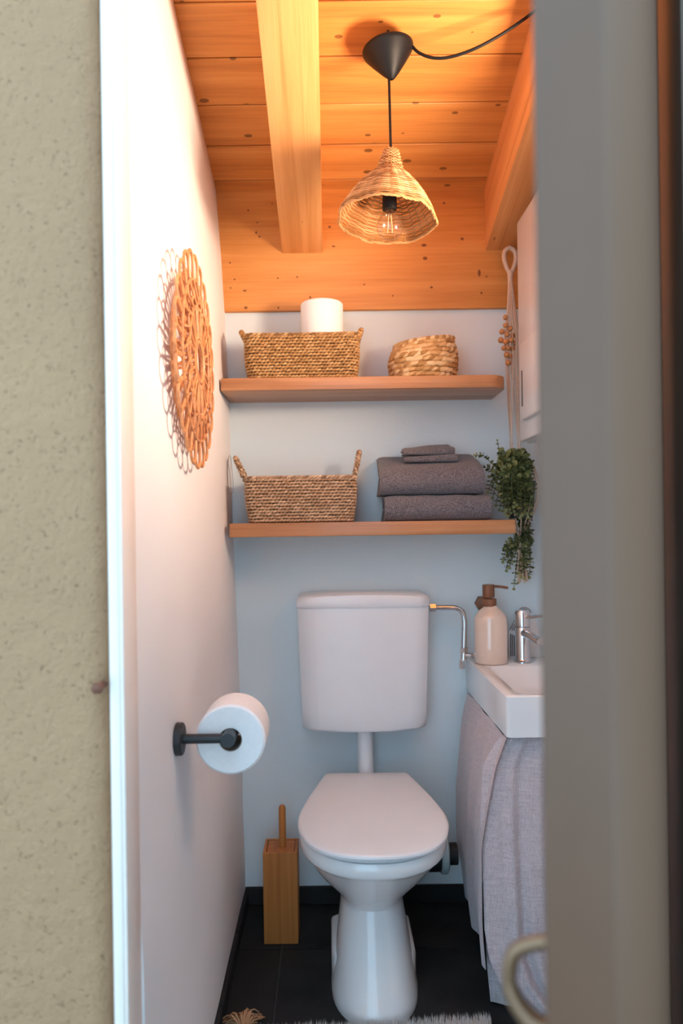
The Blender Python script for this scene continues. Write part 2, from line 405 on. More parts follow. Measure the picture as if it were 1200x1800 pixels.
# ceiling: backing, boards, rafters, plate
SL = math.atan(0.275); cosS = math.cos(SL)
mb = MB(); mb.add([(-.42, BW + .1, CZ(BW + .1) + .02), (.8, BW + .1, CZ(BW + .1) + .02), (.8, 1.0, CZ(1.0) + .02), (-.42, 1.0, CZ(1.0) + .02),
                   (-.42, BW + .1, CZ(BW + .1) + .12), (.8, BW + .1, CZ(BW + .1) + .12), (.8, 1.0, CZ(1.0) + .12), (-.42, 1.0, CZ(1.0) + .12)],
                  [[0, 1, 2, 3], [7, 6, 5, 4], [0, 4, 5, 1], [1, 5, 6, 2], [2, 6, 7, 3], [3, 7, 4, 0]], False)
ceil = struct(mb.build('ceiling', 'dark_joint'))
by = [2.2, 2.145, 2.017, 1.886, 1.753, 1.619, 1.486, 1.353, 1.22, 1.06]
for k in range(len(by) - 1):
    a, b = by[k] - 0.0016, by[k + 1] + 0.0016; w = (a - b) / cosS; yc = (a + b) / 2
    o = MB().box(-.36, .70, -w / 2, w / 2, 0, .019, 0.0022, 1).build('ceiling_board', 'pine', ceil)
    o.location = (0, yc, CZ(yc) + random.uniform(0, .0008)); o.rotation_euler = (-SL, 0, 0)
def rafter(x0, x1):
    lo = lambda y: CZ(y) - 0.186
    ya, yb = BW - 0.012, 1.062
    pts = []
    for y in (ya, yb):
        for z in (lo(y), CZ(y) + .004): pts.append((y, z))
    ol = [pts[0], pts[2], pts[3], pts[1]]
    o = MB().prism(ol, x0, x1, 0.003, 'X', True).build('rafter', 'pine_rafter', ceil)
    o.data.transform(Matrix.Rotation(SL, 4, 'X')); o.rotation_euler = (-SL, 0, 0)   # grain runs along the slope
    return o
rafter(-0.126, -0.006); rafter(0.474, 0.596)
plate = MB().box(-.34, .70, BW - .016, BW + .02, 1.758, CZ(BW) + .02, 0.003).build('wall_plate_beam', 'pine_plate', ceil)
# knots in the plate, darker wood set flush
for px, py, w, h in ((404, 462, 3, 3), (412, 491, 3, 3), (405, 506, 2.6, 3), (430, 511, 7, 3), (488, 489, 3, 3), (522, 487, 3, 3), (545, 523, 3, 6), (489, 541, 3, 4), (432, 541, 6, 5), (436, 370, 4, 3), (478, 358, 3, 2.5),
                     (452, 391, 3.5, 3), (456, 416, 4, 3), (450, 409, 3, 5), (579, 399, 5, 4), (586, 433, 6, 3), (745, 431, 9, 5), (747, 454, 8, 6), (842, 480, 5, 13), (855, 486, 3, 3), (758, 505, 5, 4), (812, 420, 6, 5), (780, 357, 5, 4), (846, 515, 4, 4), (640, 500, 3, 3), (690, 520, 3, 3)):
    p = at(px, py, BW - .0163); mbk = MB(); mbk.lathe([(1, -.0010), (1, .0003), (.6, .0006), (1e-4, .0007)], p, 12, Matrix.Rotation(R(90), 3, 'X') @ Matrix.Diagonal((w * .00084, h * .00084, 1)))
    mbk.build('knot', 'knot', ceil)
# skirting tiles
bb = struct(MB().box(-.262, .66, BW - .006, BW, 0, .004).build('baseboard_back', 'grout'))
for a, b in ((-.262, -.142), (-.139, .159), (.162, .459), (.462, .66)):
    MB().box(a, b, BW - .011, BW, .003, .052, .0015, 1).build('skirting_tile', 'slate', bb)
bl = struct(MB().box(-.27, -.258, 1.06, BW - .011, 0, .004).build('baseboard_left', 'grout'))
for a, b in ((1.06, 1.36), (1.363, 1.66), (1.663, 1.96), (1.963, 2.188)):
    MB().box(-.27, -.252, a, b, .003, .046, .0015, 1).build('skirting_tile', 'slate', bl)

# door, swung open towards the viewer
hx, hy = 0.4695, 1.032; e = Vector((0.457, 0.889, 0)).normalized(); nrm = Vector((e.y, -e.x, 0)); L = 0.64; TH = 0.045
free = Vector((hx, hy, 0)) - e * L                      # outer corner at the free edge
def dloc(a, t, z): return free + e * a - nrm * t + Vector((0, 0, z))   # a along the leaf, t into thickness
def dbox(mb, a0, a1, t0, t1, z0, z1, bev=0.003):
    k = len(mb.v); mb.box(a0, a1, t0, t1, z0, z1, bev)
    for i in range(k, len(mb.v)): v = mb.v[i]; mb.v[i] = dloc(v.x, v.y, v.z)
    return mb
door = struct(dbox(MB(), 0, L, 0, TH, 0.012, 2.12, 0.004).build('door_1', 'door'))
mb = MB(); ha = 0.045; hz = 0.790
arm = [(ha, TH, hz + .030), (ha, TH + .010, hz + .031), (ha, TH + .029, hz + .020), (ha, TH + .034, hz + .002), (ha, TH + .031, hz - .014), (ha, TH + .018, hz - .028), (ha, TH, hz - .034)]
hp_ = [dloc(*p) for p in smoothpath(arm, 6)]
mb.tube(hp_, [0.0055 + .0035 * max(0, i / 36 - .55) / .45 for i in range(37)], 12)
MB_h = mb.build('door_handle', 'brass', door)
mb = MB(); dbox(mb, ha - .018, ha + .018, TH, TH + .004, hz - .08, hz + .08, 0.0015); mb.build('handle_plate', 'brass', door)

# ------------------------------------------------------------------ toilet
TX = 0.096
def egg(w, yf, yb, z, n=44, back=0.62, px=2.25):
    """toilet outline: round front, narrower straighter back; yf < yb"""
    pts = []; yc = yf + (yb - yf) * 0.46
    for k in range(n):
        t = 2 * math.pi * k / n; c, s_ = math.cos(t), math.sin(t)
        x = math.copysign(abs(c) ** (2 / px), c) * w; y = math.copysign(abs(s_) ** (2 / px), s_)
        if y > 0:
            yy = yc + (yb - yc) * y; x = math.copysign(1, c) * w * (back + (1 - back) * (1 - y ** 1.5)) * (abs(c) ** 0.28 if abs(c) > 1e-6 else 0)
        else: yy = yc + (yc - yf) * y
        pts.append(Vector((TX + x, yy, z)))
    return pts
toilet = thing('toilet', 'white ceramic floor-standing toilet with its lid closed', 'toilet', (TX, 1.86, 0))
rings = []
for z, w, yf, yb, bk in ((0.0, .104, 1.643, 2.00, .9), (.018, .104, 1.643, 2.00, .9), (.028, .100, 1.648, 2.0, .9), (.10, .091, 1.692, 2.0, .9), (.16, .082, 1.730, 2.0, .9), (.192, .0775, 1.752, 2.01, .9), (.203, .0780, 1.756, 2.015, .9), (.216, .083, 1.750, 2.02, .88),
                         (.242, .104, 1.725, 2.04, .8), (.272, .129, 1.692, 2.06, .72), (.304, .150, 1.658, 2.08, .66), (.332, .162, 1.630, 2.09, .64), (.350, .168, 1.612, 2.095, .64), (.355, .1755, 1.592, 2.10, .64), (.362, .1785, 1.586, 2.10, .64), (.384, .1785, 1.586, 2.10, .64), (.390, .174, 1.591, 2.098, .64)):
    rings.append(egg(w, yf, yb, z, back=bk))
MB().loft(rings).build('pan', 'ceramic', toilet)
mb = MB(); mb.loft([egg(.171, 1.598, 2.02, .390, back=.6), egg(.1735, 1.595, 2.022, .392, back=.6), egg(.1735, 1.595, 2.022, .400, back=.6), egg(.171, 1.598, 2.02, .402, back=.6)]); mb.build('seat', 'plastic', toilet)
LH = [(0, 1.580), (.06, 1.587), (.115, 1.612), (.153, 1.658), (.173, 1.715), (.1785, 1.765), (.175, 1.815), (.160, 1.895), (.140, 1.975), (.120, 2.050), (.115, 2.064), (.104, 2.071), (.06, 2.072), (0, 2.072)]
def lidring(k, z, base=1.83):
    half = smoothpath([(x, y, 0) for x, y in LH], 4); pts = []
    full = half + [Vector((-p.x, p.y, 0)) for p in half[-2:0:-1]]
    for p in full: pts.append(Vector((TX + p.x * (1 - k / .18), base + (p.y - base) * (1 - k / .25), z + .016 * (p.y - 1.58) / .5)))
    return pts
mb = MB(); mb.loft([lidring(k, z) for k, z in ((.004, .4020), (0, .4045), (0, .4095), (.0025, .4125), (.008, .4145), (.05, .4155), (.12, .4158))]); mb.build('lid', 'plastic', toilet)
for s_ in (-1, 1):
    mb = MB(); mb.tube([(TX + s_ * .045, 2.078, .410), (TX + s_ * .080, 2.078, .410)], .010, 12); mb.build('hinge', 'plastic', toilet)
for s_ in (-1, 1):
    MB().prism([(TX + s_ * .070, 1.775), (TX + s_ * .094, 1.782), (TX + s_ * .103, 1.81), (TX + s_ * .104, 1.97), (TX + s_ * .070, 1.99)], 0.0, 0.085, 0.009).build('foot_flange', 'ceramic', toilet)
# cistern on the wall
cx = 0.0945
cis = thing('toilet_cistern', 'white plastic wall-hung cistern above the toilet', 'cistern', (cx, BW - .07, 0.545))
def crow(w, z, yf, bow, n=14, yb=BW - 0.002, r=.018):
    pts = []
    for i in range(n + 1):
        u = -1 + 2 * i / n; x = cx + u * w
        y = yf + bow * u * u + (0.022 * max(0, (abs(u) - .88) / .12) ** 2)
        pts.append(Vector((x, y, z)))
    pts += [Vector((cx + w, yb, z)), Vector((cx - w, yb, z))]
    return pts
def crown(pts, f):  # arch the level of a ring: centre higher (f>0) / lower
    return [Vector((p.x, p.y, p.z + f * (1 - ((p.x - cx) / .19) ** 2))) for p in pts]
yF = BW - 0.142
z0, z1, zl = .548, .890, .8885
mb = MB(); rr = []
for z, w, inset, f in ((z0, .166, .012, -.006), (z0 + .003, .172, .004, -.006), (z0 + .010, .1745, .000, -.005), (z0 + .05, .1755, 0, -.002), (z0 + .2, .181, 0, 0), (z1 - .02, .1845, 0, .001), (z1, .185, 0, .002)):
    rr.append(crown(crow(w, z, yF + inset, .012), f))
mb.loft(rr); mb.build('cistern_body', 'plastic', cis)
mb = MB(); rr = []
for z, w, inset, f in ((zl + .001, .1855, -.002, .002), (zl + .004, .188, -.004, .003), (zl + .022, .188, -.004, .006), (zl + .030, .185, .000, .008), (zl + .034, .178, .012, .009), (zl + .0355, .15, .04, .010)):
    rr.append(crown(crow(w, z, yF + inset, .012), f))
mb.loft(rr); mb.build('cistern_lid', 'plastic', cis)
mb = MB(); fx = at(642, 1320, 2.12).x
mb.tube([(fx, BW - .07, .58), (fx, BW - .07, .47), (fx, BW - .075, .42), (fx, BW - .09, .385)], .0225, 20); mb.build('flush_pipe', 'plastic', cis)
mb = MB(); mb.tube([(fx, BW - .07, .572), (fx, BW - .07, .552)], .027, 20); mb.build('pipe_nut', 'plastic', cis)
# horizontal pipe boss seen behind the lid
dp = thing('waste_pipe', 'black rubber waste pipe with pale grey collar beside the toilet base', 'pipe', (0.27, 2.07, .19))
mb = MB(); mb.tube([(.12, 2.09, .20), (.302, 2.09, .20)], .056, 24); mb.build('rubber_sleeve', 'black_rubber', dp)
mb = MB(); rotx = Matrix.Rotation(R(90), 3, 'Y')
mb.lathe([(.040, .300), (.058, .300), (.062, .303), (.062, .318), (.057, .322), (.035, .323)], (0, 2.09, .20), 32, Matrix(((0, 0, 1), (0, 1, 0), (-1, 0, 0))), True, True); mb.build('collar', 'grey_plastic', dp)
mb = MB(); mb.tube([(.322, 2.09, .19), (.35, 2.09, .19)], .030, 20); mb.build('pipe_end', 'black_rubber', dp)
# water supply
wp = thing('water_pipe', 'chrome water pipe bent down from cistern to angle valve', 'pipe', at(790, 1100, 2.13))
p = lambda x, y, Y=2.13: at(x, y, Y)
mb = MB(); mb.tube(smoothpath([p(757, 1068), p(775, 1068), p(798, 1068)], 3) + smoothpath([p(803, 1069), p(810, 1073), p(814, 1081), p(816, 1092)], 3) + smoothpath([p(816, 1100), p(815, 1142)], 3), .0078, 12); mb.build('pipe', 'chrome', wp)
mb = MB(); mb.tube([p(755, 1068), p(765, 1068)], .0125, 6); mb.build('pipe_nut', 'chrome', wp)
mb = MB(); mb.tube([p(815, 1138), p(815, 1147)], .0120, 6); mb.build('compression_nut', 'chrome', wp)
mb = MB(); mb.tube([p(815, 1146), p(814, 1162)], .0085, 12); mb.tube([p(815, 1152), p(836, 1152), at(846, 1152, BW)], .0075, 12); mb.build('angle_valve', 'chrome', wp)
mb = MB(); mb.tube([p(812, 1160), p(812, 1175)], .0095, 6); mb.build('valve_handle', 'chrome', wp)

# ------------------------------------------------------------------ toilet brush
tb = thing('toilet_brush', 'square bamboo toilet brush holder with round handle in the corner', 'toilet brush', (-.143, 1.975, 0))
bx0, bx1, by0, by1, bh = -.1885, -.0955, 1.985, 2.078, .245
mb = MB(); 
for a in ((bx0, bx1, by0, by0 + .008), (bx0, bx1, by1 - .008, by1), (bx0, bx0 + .008, by0 + .008, by1 - .008), (bx1 - .008, bx1, by0 + .008, by1 - .008)):
    mb.box(*a, 0.0, bh, .0012, 1)
mb.box(bx0 + .006, bx1 - .006, by0 + .006, by1 - .006, 0.001, .008)
mb.build('holder', 'bamboo', tb)
MB().box(bx0 + .0095, bx1 - .0095, by0 + .0095, by1 - .0095, bh - .010, bh - .0015, .001, 1).build('holder_lid', 'bamboo', tb)
bcx, bcy = (bx0 + bx1) / 2 + .004, (by0 + by1) / 2
MB().lathe([(.0095, bh - .01), (.0095, bh + .10), (.0085, bh + .107), (.005, bh + .111), (.0004, bh + .112)], (bcx, bcy, 0), 16, None, True).build('brush_handle', 'bamboo', tb)

# ------------------------------------------------------------------ toilet paper
hp = at(320, 1299, 1.30); wallx = lw(hp.z)
ph = thing('toilet_paper_holder', 'matt black toilet paper holder screwed to the left wall', 'paper holder', (wallx, 1.30, hp.z))
toX = Matrix(((0, 0, 1), (1, 0, 0), (0, 1, 0)))
MB().lathe([(.026, 0), (.0285, .001), (.0285, .011), (.0265, .013), (.0005, .0135)], (wallx, 1.30, hp.z), 28, toX, True).build('mounting_plate', 'black_metal', ph)
ex = at(402, 1302, 1.30)
MB().tube([(wallx + .01, 1.30, hp.z), (ex.x - .004, 1.30, hp.z)], .0085, 14).build('arm', 'black_metal', ph)
MB().tube([(ex.x, 1.285, hp.z), (ex.x, 1.44, hp.z)], .0125, 18).build('spindle', 'black_metal', ph)
def roll(name, label, c, axis, r, h, core=.021, group=None):
    t = thing(name, label, 'toilet paper', c, group)
    mtx = Matrix.Identity(3) if axis == 'Z' else Matrix.Rotation(R(-90), 3, 'X')
    prof = [(core, -h / 2), (r - .004, -h / 2), (r, -h / 2 + .004), (r, h / 2 - .004), (r - .004, h / 2), (core, h / 2), (core, -h / 2)]
    off = Vector((0, 0, h / 2)) if axis == 'Z' else Vector((0, 0, 0))
    MB().lathe(prof, Vector(c) + off, 48, mtx).build('paper', 'paper', t)
    MB().lathe([(core - .0012, -h / 2 + .001), (core - .0002, -h / 2 + .001), (core - .0002, h / 2 - .001), (core - .0012, h / 2 - .001), (core - .0012, -h / 2 + .001)], Vector(c) + off, 32, mtx).build('core', 'card', t)
    return t
roll('toilet_paper_roll', 'white toilet paper roll on the black wall holder', (ex.x, 1.370, hp.z - .0085), 'Y', .0625, .100)

# ------------------------------------------------------------------ shelves
def shelf(name, label, x0, x1, y0, z0, z1, r):
    pts = [(x0, BW), (x0, y0)]
    for k in range(9): t = R(-90 + 90 * k / 8); pts.append((x1 - r + r * math.cos(t), y0 + r + r * math.sin(t)))
    pts.append((x1, BW))
    o = MB().prism(pts, z0, z1, .0025).build(name, 'oak', None, ((x0 + x1) / 2, y0, z0))
    return tag(o, label, 'shelf', 'oak wall shelves')
S1, S2 = 1.524, 1.131
shelf('wall_shelf', 'upper oak wall shelf with one rounded corner, under the wooden beam', -.286, .491, 2.0, S1 - .034, S1, .05)
shelf('wall_shelf', 'lower oak wall shelf carrying grey towels and a basket', -.268, .507, 2.0, S2 - .038, S2, .004)

# ------------------------------------------------------------------ baskets
def perim(w, d, r, n):
    """n points with outward normals and tangents round a rounded rectangle (half sizes w,d)"""
    base = rrect(-w, w, -d, d, r, 10); m = len(base); seg = [math.dist(base[i], base[(i + 1) % m]) for i in range(m)]; tot = sum(seg)
    out = []; i = 0; acc = 0.0
    for k in range(n):
        s = tot * k / n
        while acc + seg[i] < s: acc += seg[i]; i += 1
        f = (s - acc) / max(seg[i], 1e-9); a, b = base[i], base[(i + 1) % m]
        t = Vector((b[0] - a[0], b[1] - a[1], 0)).normalized()
        out.append((Vector((a[0] + (b[0] - a[0]) * f, a[1] + (b[1] - a[1]) * f, 0)), Vector((t.y, -t.x, 0)), t))
    return out
def seabasket(name, label, c, w0, w1, d0, d1, h, mat, hh, lean, rng, sag=0.0, group=None):
    t = thing(name, label, 'basket', c, group); c = Vector(c); rows = 14; mb = MB(); rh = h / rows
    for k in range(rows):
        f = (k + .5) / rows; bul = 0.004 * math.sin(math.pi * f)
        w = w0 + (w1 - w0) * f + bul; d = d0 + (d1 - d0) * f + bul
        n = 84; pr = perim(w, d, .022, n)
        for i, (p_, nn, tt) in enumerate(pr):
            off = 0.5 * (k % 2); q = pr[(i + 1) % n][0]; pos = p_.lerp(q, off)
            z = rh * (k + .5) + rng.uniform(-.0008, .0008) - sag * f * (1 - (pos.x / w) ** 2)
            slant = 0.34 + rng.uniform(-.12, .12)
            dirv = tt * math.cos(slant) + Vector((0, 0, 1)) * math.sin(slant)
            mb.stitch(c + pos + Vector((0, 0, z)) + nn * rng.uniform(-.0008, .0006), dirv, nn, .0150 * w1 / .15, rh * .43, .0042, .25 + .5 * rng.random())
    # braided rim
    n = 74; pr = perim(w1 + .001, d1 + .001, .022, n)
    for i, (p_, nn, tt) in enumerate(pr):
        for s_ in (-1, 1):
            z = h + .001 - sag * (1 - (p_.x / w1) ** 2)
            mb.stitch(c + p_ + Vector((0, 0, z)) + nn * (s_ * .0015), tt + Vector((0, 0, .5 * s_)), nn * .4 + Vector((0, 0, 1)), .017, .0045, .0035, rng.random())
    mb.build('woven_body', mat, t, kind='stuff')
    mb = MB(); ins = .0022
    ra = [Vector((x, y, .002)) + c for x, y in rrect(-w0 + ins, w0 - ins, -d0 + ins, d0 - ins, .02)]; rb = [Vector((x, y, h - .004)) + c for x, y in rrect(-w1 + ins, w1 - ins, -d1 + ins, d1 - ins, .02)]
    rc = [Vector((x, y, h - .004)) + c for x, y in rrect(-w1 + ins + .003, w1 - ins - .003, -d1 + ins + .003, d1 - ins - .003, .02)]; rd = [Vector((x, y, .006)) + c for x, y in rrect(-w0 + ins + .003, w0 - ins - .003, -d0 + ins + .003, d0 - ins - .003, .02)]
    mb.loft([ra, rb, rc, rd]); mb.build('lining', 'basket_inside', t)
    for s_, (hx_, lean_) in ((-1, (hh[0], lean[0])), (1, (hh[1], lean[1]))):
        mb = MB(); path = []
        for k in range(37):
            u = k / 36; yy = -.042 + .084 * u; a = math.sin(math.pi * u) ** .55
            path.append(c + Vector((s_ * (w1 - .004 + lean_ * a), yy, h - .022 + (hx_ + .022) * a)))
        for st in (0, 1, 2):
            for k in range(0, 36):
                ph_ = k * 1.15 + st * 2.094; a_, b_ = path[k], path[k + 1]; dd = (b_ - a_).normalized(); x_ = dd.cross(Vector((1, 0, 0)))
                if x_.length < .1: x_ = Vector((0, 0, 1))
                x_.normalize(); y_ = x_.cross(dd); rad_ = x_ * math.cos(ph_) + y_ * math.sin(ph_); tg = (-x_ * math.sin(ph_) + y_ * math.cos(ph_))
                mb.stitch(a_ + rad_ * .0036, dd + tg * .7, rad_, .012, .0036, .0026, rng.random())
        mb.build('handle', mat, t)
    return t
rng = random.Random(3)
seabasket('seagrass_basket', 'golden seagrass basket on the upper shelf holding a toilet roll', (-.066, 2.095, S1 + .002), .145, .152, .076, .080, .117, 'seagrass', (.028, .030), (.024, .018), rng, .002, 'seagrass baskets')
seabasket('seagrass_basket', 'tall-handled brown seagrass basket on the lower shelf', (-.075, 2.095, S2 + .002), .138, .149, .074, .079, .119, 'seagrass_grey', (.064, .076), (.040, .020), rng, 0.0, 'seagrass baskets')
tg_ = thing('string_loop', 'thin dark string loop hanging from the lower basket\'s left handle', 'string', at(402, 805, 2.05))
MB().tube(smoothpath([at(404, 800, 2.07), at(401, 808, 2.05), at(400, 835, 2.045), at(402, 862, 2.045), at(409, 866, 2.045), at(409, 842, 2.05), at(405, 802, 2.07)], 5), .0007, 5).build('string', 'string', tg_)
roll('toilet_paper_roll', 'white toilet roll standing up out of the golden basket', (-.010, 2.095, S1 + .128), 'Z', .060, .098, group='toilet rolls in the upper basket')
roll('toilet_paper_roll', 'toilet roll inside the golden basket, underneath the one that shows', (-.010, 2.095, S1 + .0085), 'Z', .060, .118, group='toilet rolls in the upper basket')
# round basket of thick braids
rb = thing('round_basket', 'round basket of thick water hyacinth braid on the upper shelf', 'basket', (.272, 2.098, S1))
mb = MB(); rows = 8; hB = .108; rng = random.Random(11)
for k in range(rows):
    f = (k + .5) / rows; r = .0855 + .0115 * math.sin(math.pi * (f * .9 + .06)) - .010 * max(0, f - .6); ox = .006 * f
    n = 26
    for i in range(n):
        for s_ in (0, 1):
            t = 2 * math.pi * (i + .5 * (k % 2) + .5 * s_) / n + rng.uniform(-.02, .02)
            nn = Vector((math.cos(t), math.sin(t), 0)); tt = Vector((-math.sin(t), math.cos(t), 0)); sl = (.30 if s_ else .10) + rng.uniform(-.10, .10)
            mb.stitch(Vector((.272 + ox, 2.098, S1 + .001 + hB * f + rng.uniform(-.0012, .0012) + (.012 * (f ** 2) * math.cos(t - .6) if k > 4 else 0))) + nn * (r - .005 + rng.uniform(-.001, .001)), tt * math.cos(sl) + Vector((0, 0, math.sin(sl))), nn, .036, .0066, .0050, rng.random())
for i in range(44):
    t = 2 * math.pi * i / 44; nn = Vector((math.cos(t), math.sin(t), 0)); tt = Vector((-math.sin(t), math.cos(t), 0))
    mb.stitch(Vector((.278, 2.098, S1 + hB + .002 + .012 * math.cos(t - .6))) + nn * .081, tt + Vector((0, 0, .3)), nn + Vector((0, 0, .8)), .021, .0055, .005, rng.random())
mb.build('woven_body', 'hyacinth', rb, kind='stuff')
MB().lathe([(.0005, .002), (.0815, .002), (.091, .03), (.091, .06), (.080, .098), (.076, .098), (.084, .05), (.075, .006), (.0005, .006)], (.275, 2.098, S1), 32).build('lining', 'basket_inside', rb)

# ------------------------------------------------------------------ towels
def towel(name, label, xc, wd, y0, y1, z0, h, layers, seed, skew=0.0, back_rise=0.0, slope=0.0, group='grey towels on the lower shelf'):
    """a cloth folded over: the fold faces the front"""
    t = h / 2.06; mb = MB(); th = t * .49; c0 = []
    r = h / 2 - th
    for k in range(9): c0.append((y1 - (y1 - (y0 + h / 2)) * k / 8, z0 + th))
    for k in range(1, 12): a = R(-90 - 180 * k / 12); c0.append((y0 + h / 2 + r * math.cos(a), z0 + h / 2 + r * math.sin(a)))
    for k in range(9): c0.append((y0 + h / 2 + (y1 - y0 - h / 2) * k / 8, z0 + h - th))
    n = len(c0); out = []; inn = []
    for i, (y, z) in enumerate(c0):
        a, b = c0[max(i - 1, 0)], c0[min(i + 1, n - 1)]; d = Vector((b[0] - a[0], b[1] - a[1])).normalized(); nn = Vector((d.y, -d.x)) * -1
        out.append((y - nn.x * th, z - nn.y * th)); inn.append((y + nn.x * th, z + nn.y * th))
    prof = out + inn[::-1]; prof_c = (sum(p[0] for p in prof) / len(prof), sum(p[1] for p in prof) / len(prof))
    nx = 26; rings = []
    for i in range(nx + 1):
        u = i / nx; x = xc - wd / 2 + wd * u; ring = []
        edge = min(u, 1 - u); 
        for j, (y, z) in enumerate(prof):
            q = Vector((x * 14 + seed, y * 14, z * 14)); dn = noise.noise(q)
            dx = (.004 * noise.noise(Vector((seed, y * 30, z * 45)))) + (-.006 if (u < .01 and j > n) else 0)
            zz = z + (.004 * dn + back_rise * (y - y0) / (y1 - y0)) * (z - z0) / h + skew * (u - .5) * (z - z0) / h
            fr = 0.0025 * noise.noise(Vector((x * 22, seed, z * 30)))
            rd_ = .004 * max(0, 1 - edge / .03)
            yy = y + fr; 
            yy += (prof_c[0] - yy) * rd_; zz = zz if z < z0 + .3 * h else zz - rd_ * .9 * (z - z0) / h
            ring.append(Vector((x + dx, yy, max(zz, z0) + slope * (y - y0))))
        rings.append(ring)
    mb.loft(rings)
    o = mb.build(name, 'towel', None, (xc, y0, z0)); tag(o, label, 'towel', group)
    return o
towel('bath_towel', 'folded grey bath towel lying directly on the lower shelf', .303, .283, 2.006, 2.185, S2 + .001, .070, 2, 1.0)
towel('bath_towel', 'folded grey bath towel on top of another, under the washcloths', .288, .279, 2.010, 2.182, S2 + .073, .068, 2, 5.0, .006, .052)
towel('washcloth', 'small folded grey washcloth, lower of the two on the towels', .291, .142, 2.062, 2.165, S2 + .1625, .019, 2, 9.0, .005, .0, .20)
towel('washcloth', 'small folded grey washcloth on the very top of the towels', .288, .138, 2.064, 2.162, S2 + .1835, .017, 2, 13.0, .008, .0, .20)

# ------------------------------------------------------------------ pendant lamp
lampP = at(687, 268, 1.70)
pl = thing('pendant_lamp', 'wicker cone pendant lamp hanging from the board ceiling', 'lamp', lampP)
cp = at(682, 92, 1.69)
MB().lathe([(.0025, -.063), (.007, -.061), (.020, -.047), (.040, -.022), (.056, -.001), (.0585, .004), (.0585, .008), (.055, .011), (.03, .015), (.008, .017), (.0005, .0175)], cp, 40, Matrix.Rotation(R(-7), 3, 'Y')).build('canopy', 'black_plastic', pl)
MB().tube([cp + Vector((0, 0, .02)), Vector((cp.x, cp.y, CZ(cp.y) + .001))], .003, 8).build('ceiling_hook', 'black_metal', pl)
MB().tube([cp + Vector((.001, 0, -.055)), lampP + Vector((0, 0, -.03))], .0030, 10).build('cord', 'black_plastic', pl)
swag = [cp + Vector((.006, 0, .022)), at(700, 67, 1.69), at(716, 72, 1.685), at(735, 92, 1.68), at(764, 102, 1.67), at(800, 98, 1.66), at(850, 78, 1.64), at(912, 40, 1.62), at(990, -20, 1.60), at(1030, -52, 1.585)]
MB().tube(smoothpath(swag, 8), .0034, 10).build('swag_cord', 'black_plastic', pl)
tilt = Matrix.Rotation(R(-5), 3, 'X') @ Matrix.Rotation(R(4.5), 3, 'Y')
SP = [(0, .0165), (.012, .0205), (.03, .0255), (.048, .0300), (.058, .0375), (.072, .0520), (.095, .0720), (.120, .0890), (.145, .1030), (.158, .1095), (.166, .1110)]
top = lampP + Vector((0, 0, .003)); nst = 26; rng = random.Random(5); mb = MB()
def spt(s, t, off=0.0):
    r = interp(s, SP); rip = 1 + .022 * math.sin(7 * t + 8 * s) * min(1, s / .05) + .012 * math.sin(13 * t - 5)
    p = Vector(((r * rip + off) * math.cos(t), (r * rip + off) * math.sin(t), -s))
    return top + tilt @ p
nr = 46
for k in range(nr):
    s = .166 * ((k + .5) / nr) ** .93; sub = nst * (2 if s < .05 else 4); pts = []
    for i in range(sub):
        t = 2 * math.pi * i / sub; pts.append(spt(s + .0004 * math.sin(3 * t + k), t, .0016 * math.cos(nst / 2 * t + math.pi * k)))
    mb.tube(pts, .00165 if s > .05 else .0015, 5, True, a=rng.random())
mb.build('shade_weave', 'wicker', pl, kind='stuff')
for k in range(nst):
    t = 2 * math.pi * (k + .5) / nst; pts = [spt(.166 * i / 12, t) for i in range(13)]
    MB().tube(pts, .0013, 5, a=.35).build('shade_stake', 'wicker', pl)
mb = MB()
for ph_ in (0, 1.57, 3.14):
    mb.tube([spt(.166 + .0018 * math.sin(16 * 2 * math.pi * i / 120 + ph_), 2 * math.pi * i / 120, .0018 * math.cos(16 * 2 * math.pi * i / 120 + ph_)) for i in range(120)], .0017, 6, True, a=.7)
mb.build('shade_rim', 'wicker', pl)
bc = at(685, 393, 1.695); bulb_m = Matrix.Identity(3)
MB().lathe([(.0005, .085), (.010, .083), (.014, .075), (.0165, .058), (.0168, .034), (.016, .031), (.0005, .031)], bc, 24).build('socket', 'black_plastic', pl)
blb = MB().lathe([(.0130, .033), (.0135, .028), (.0185, .020), (.0265, .009), (.0305, -.003), (.0302, -.013), (.0265, -.0235), (.019, -.0315), (.0095, -.0355), (.0005, -.0365)], bc, 32).build('bulb', 'bulb_glass', pl)
for k in range(4):
    t = R(45 + 90 * k); q = Vector((math.cos(t), math.sin(t), 0))
    MB().tube([bc + q * .004 + Vector((0, 0, .02)), bc + q * .0075 + Vector((0, 0, -.020))], .0010, 6).build('filament', 'filament', blb)
MB().lathe([(.0075, .034), (.0065, .022), (.0035, .014), (.0005, .013)], bc, 14).build('glass_stem', 'bulb_glass', blb)

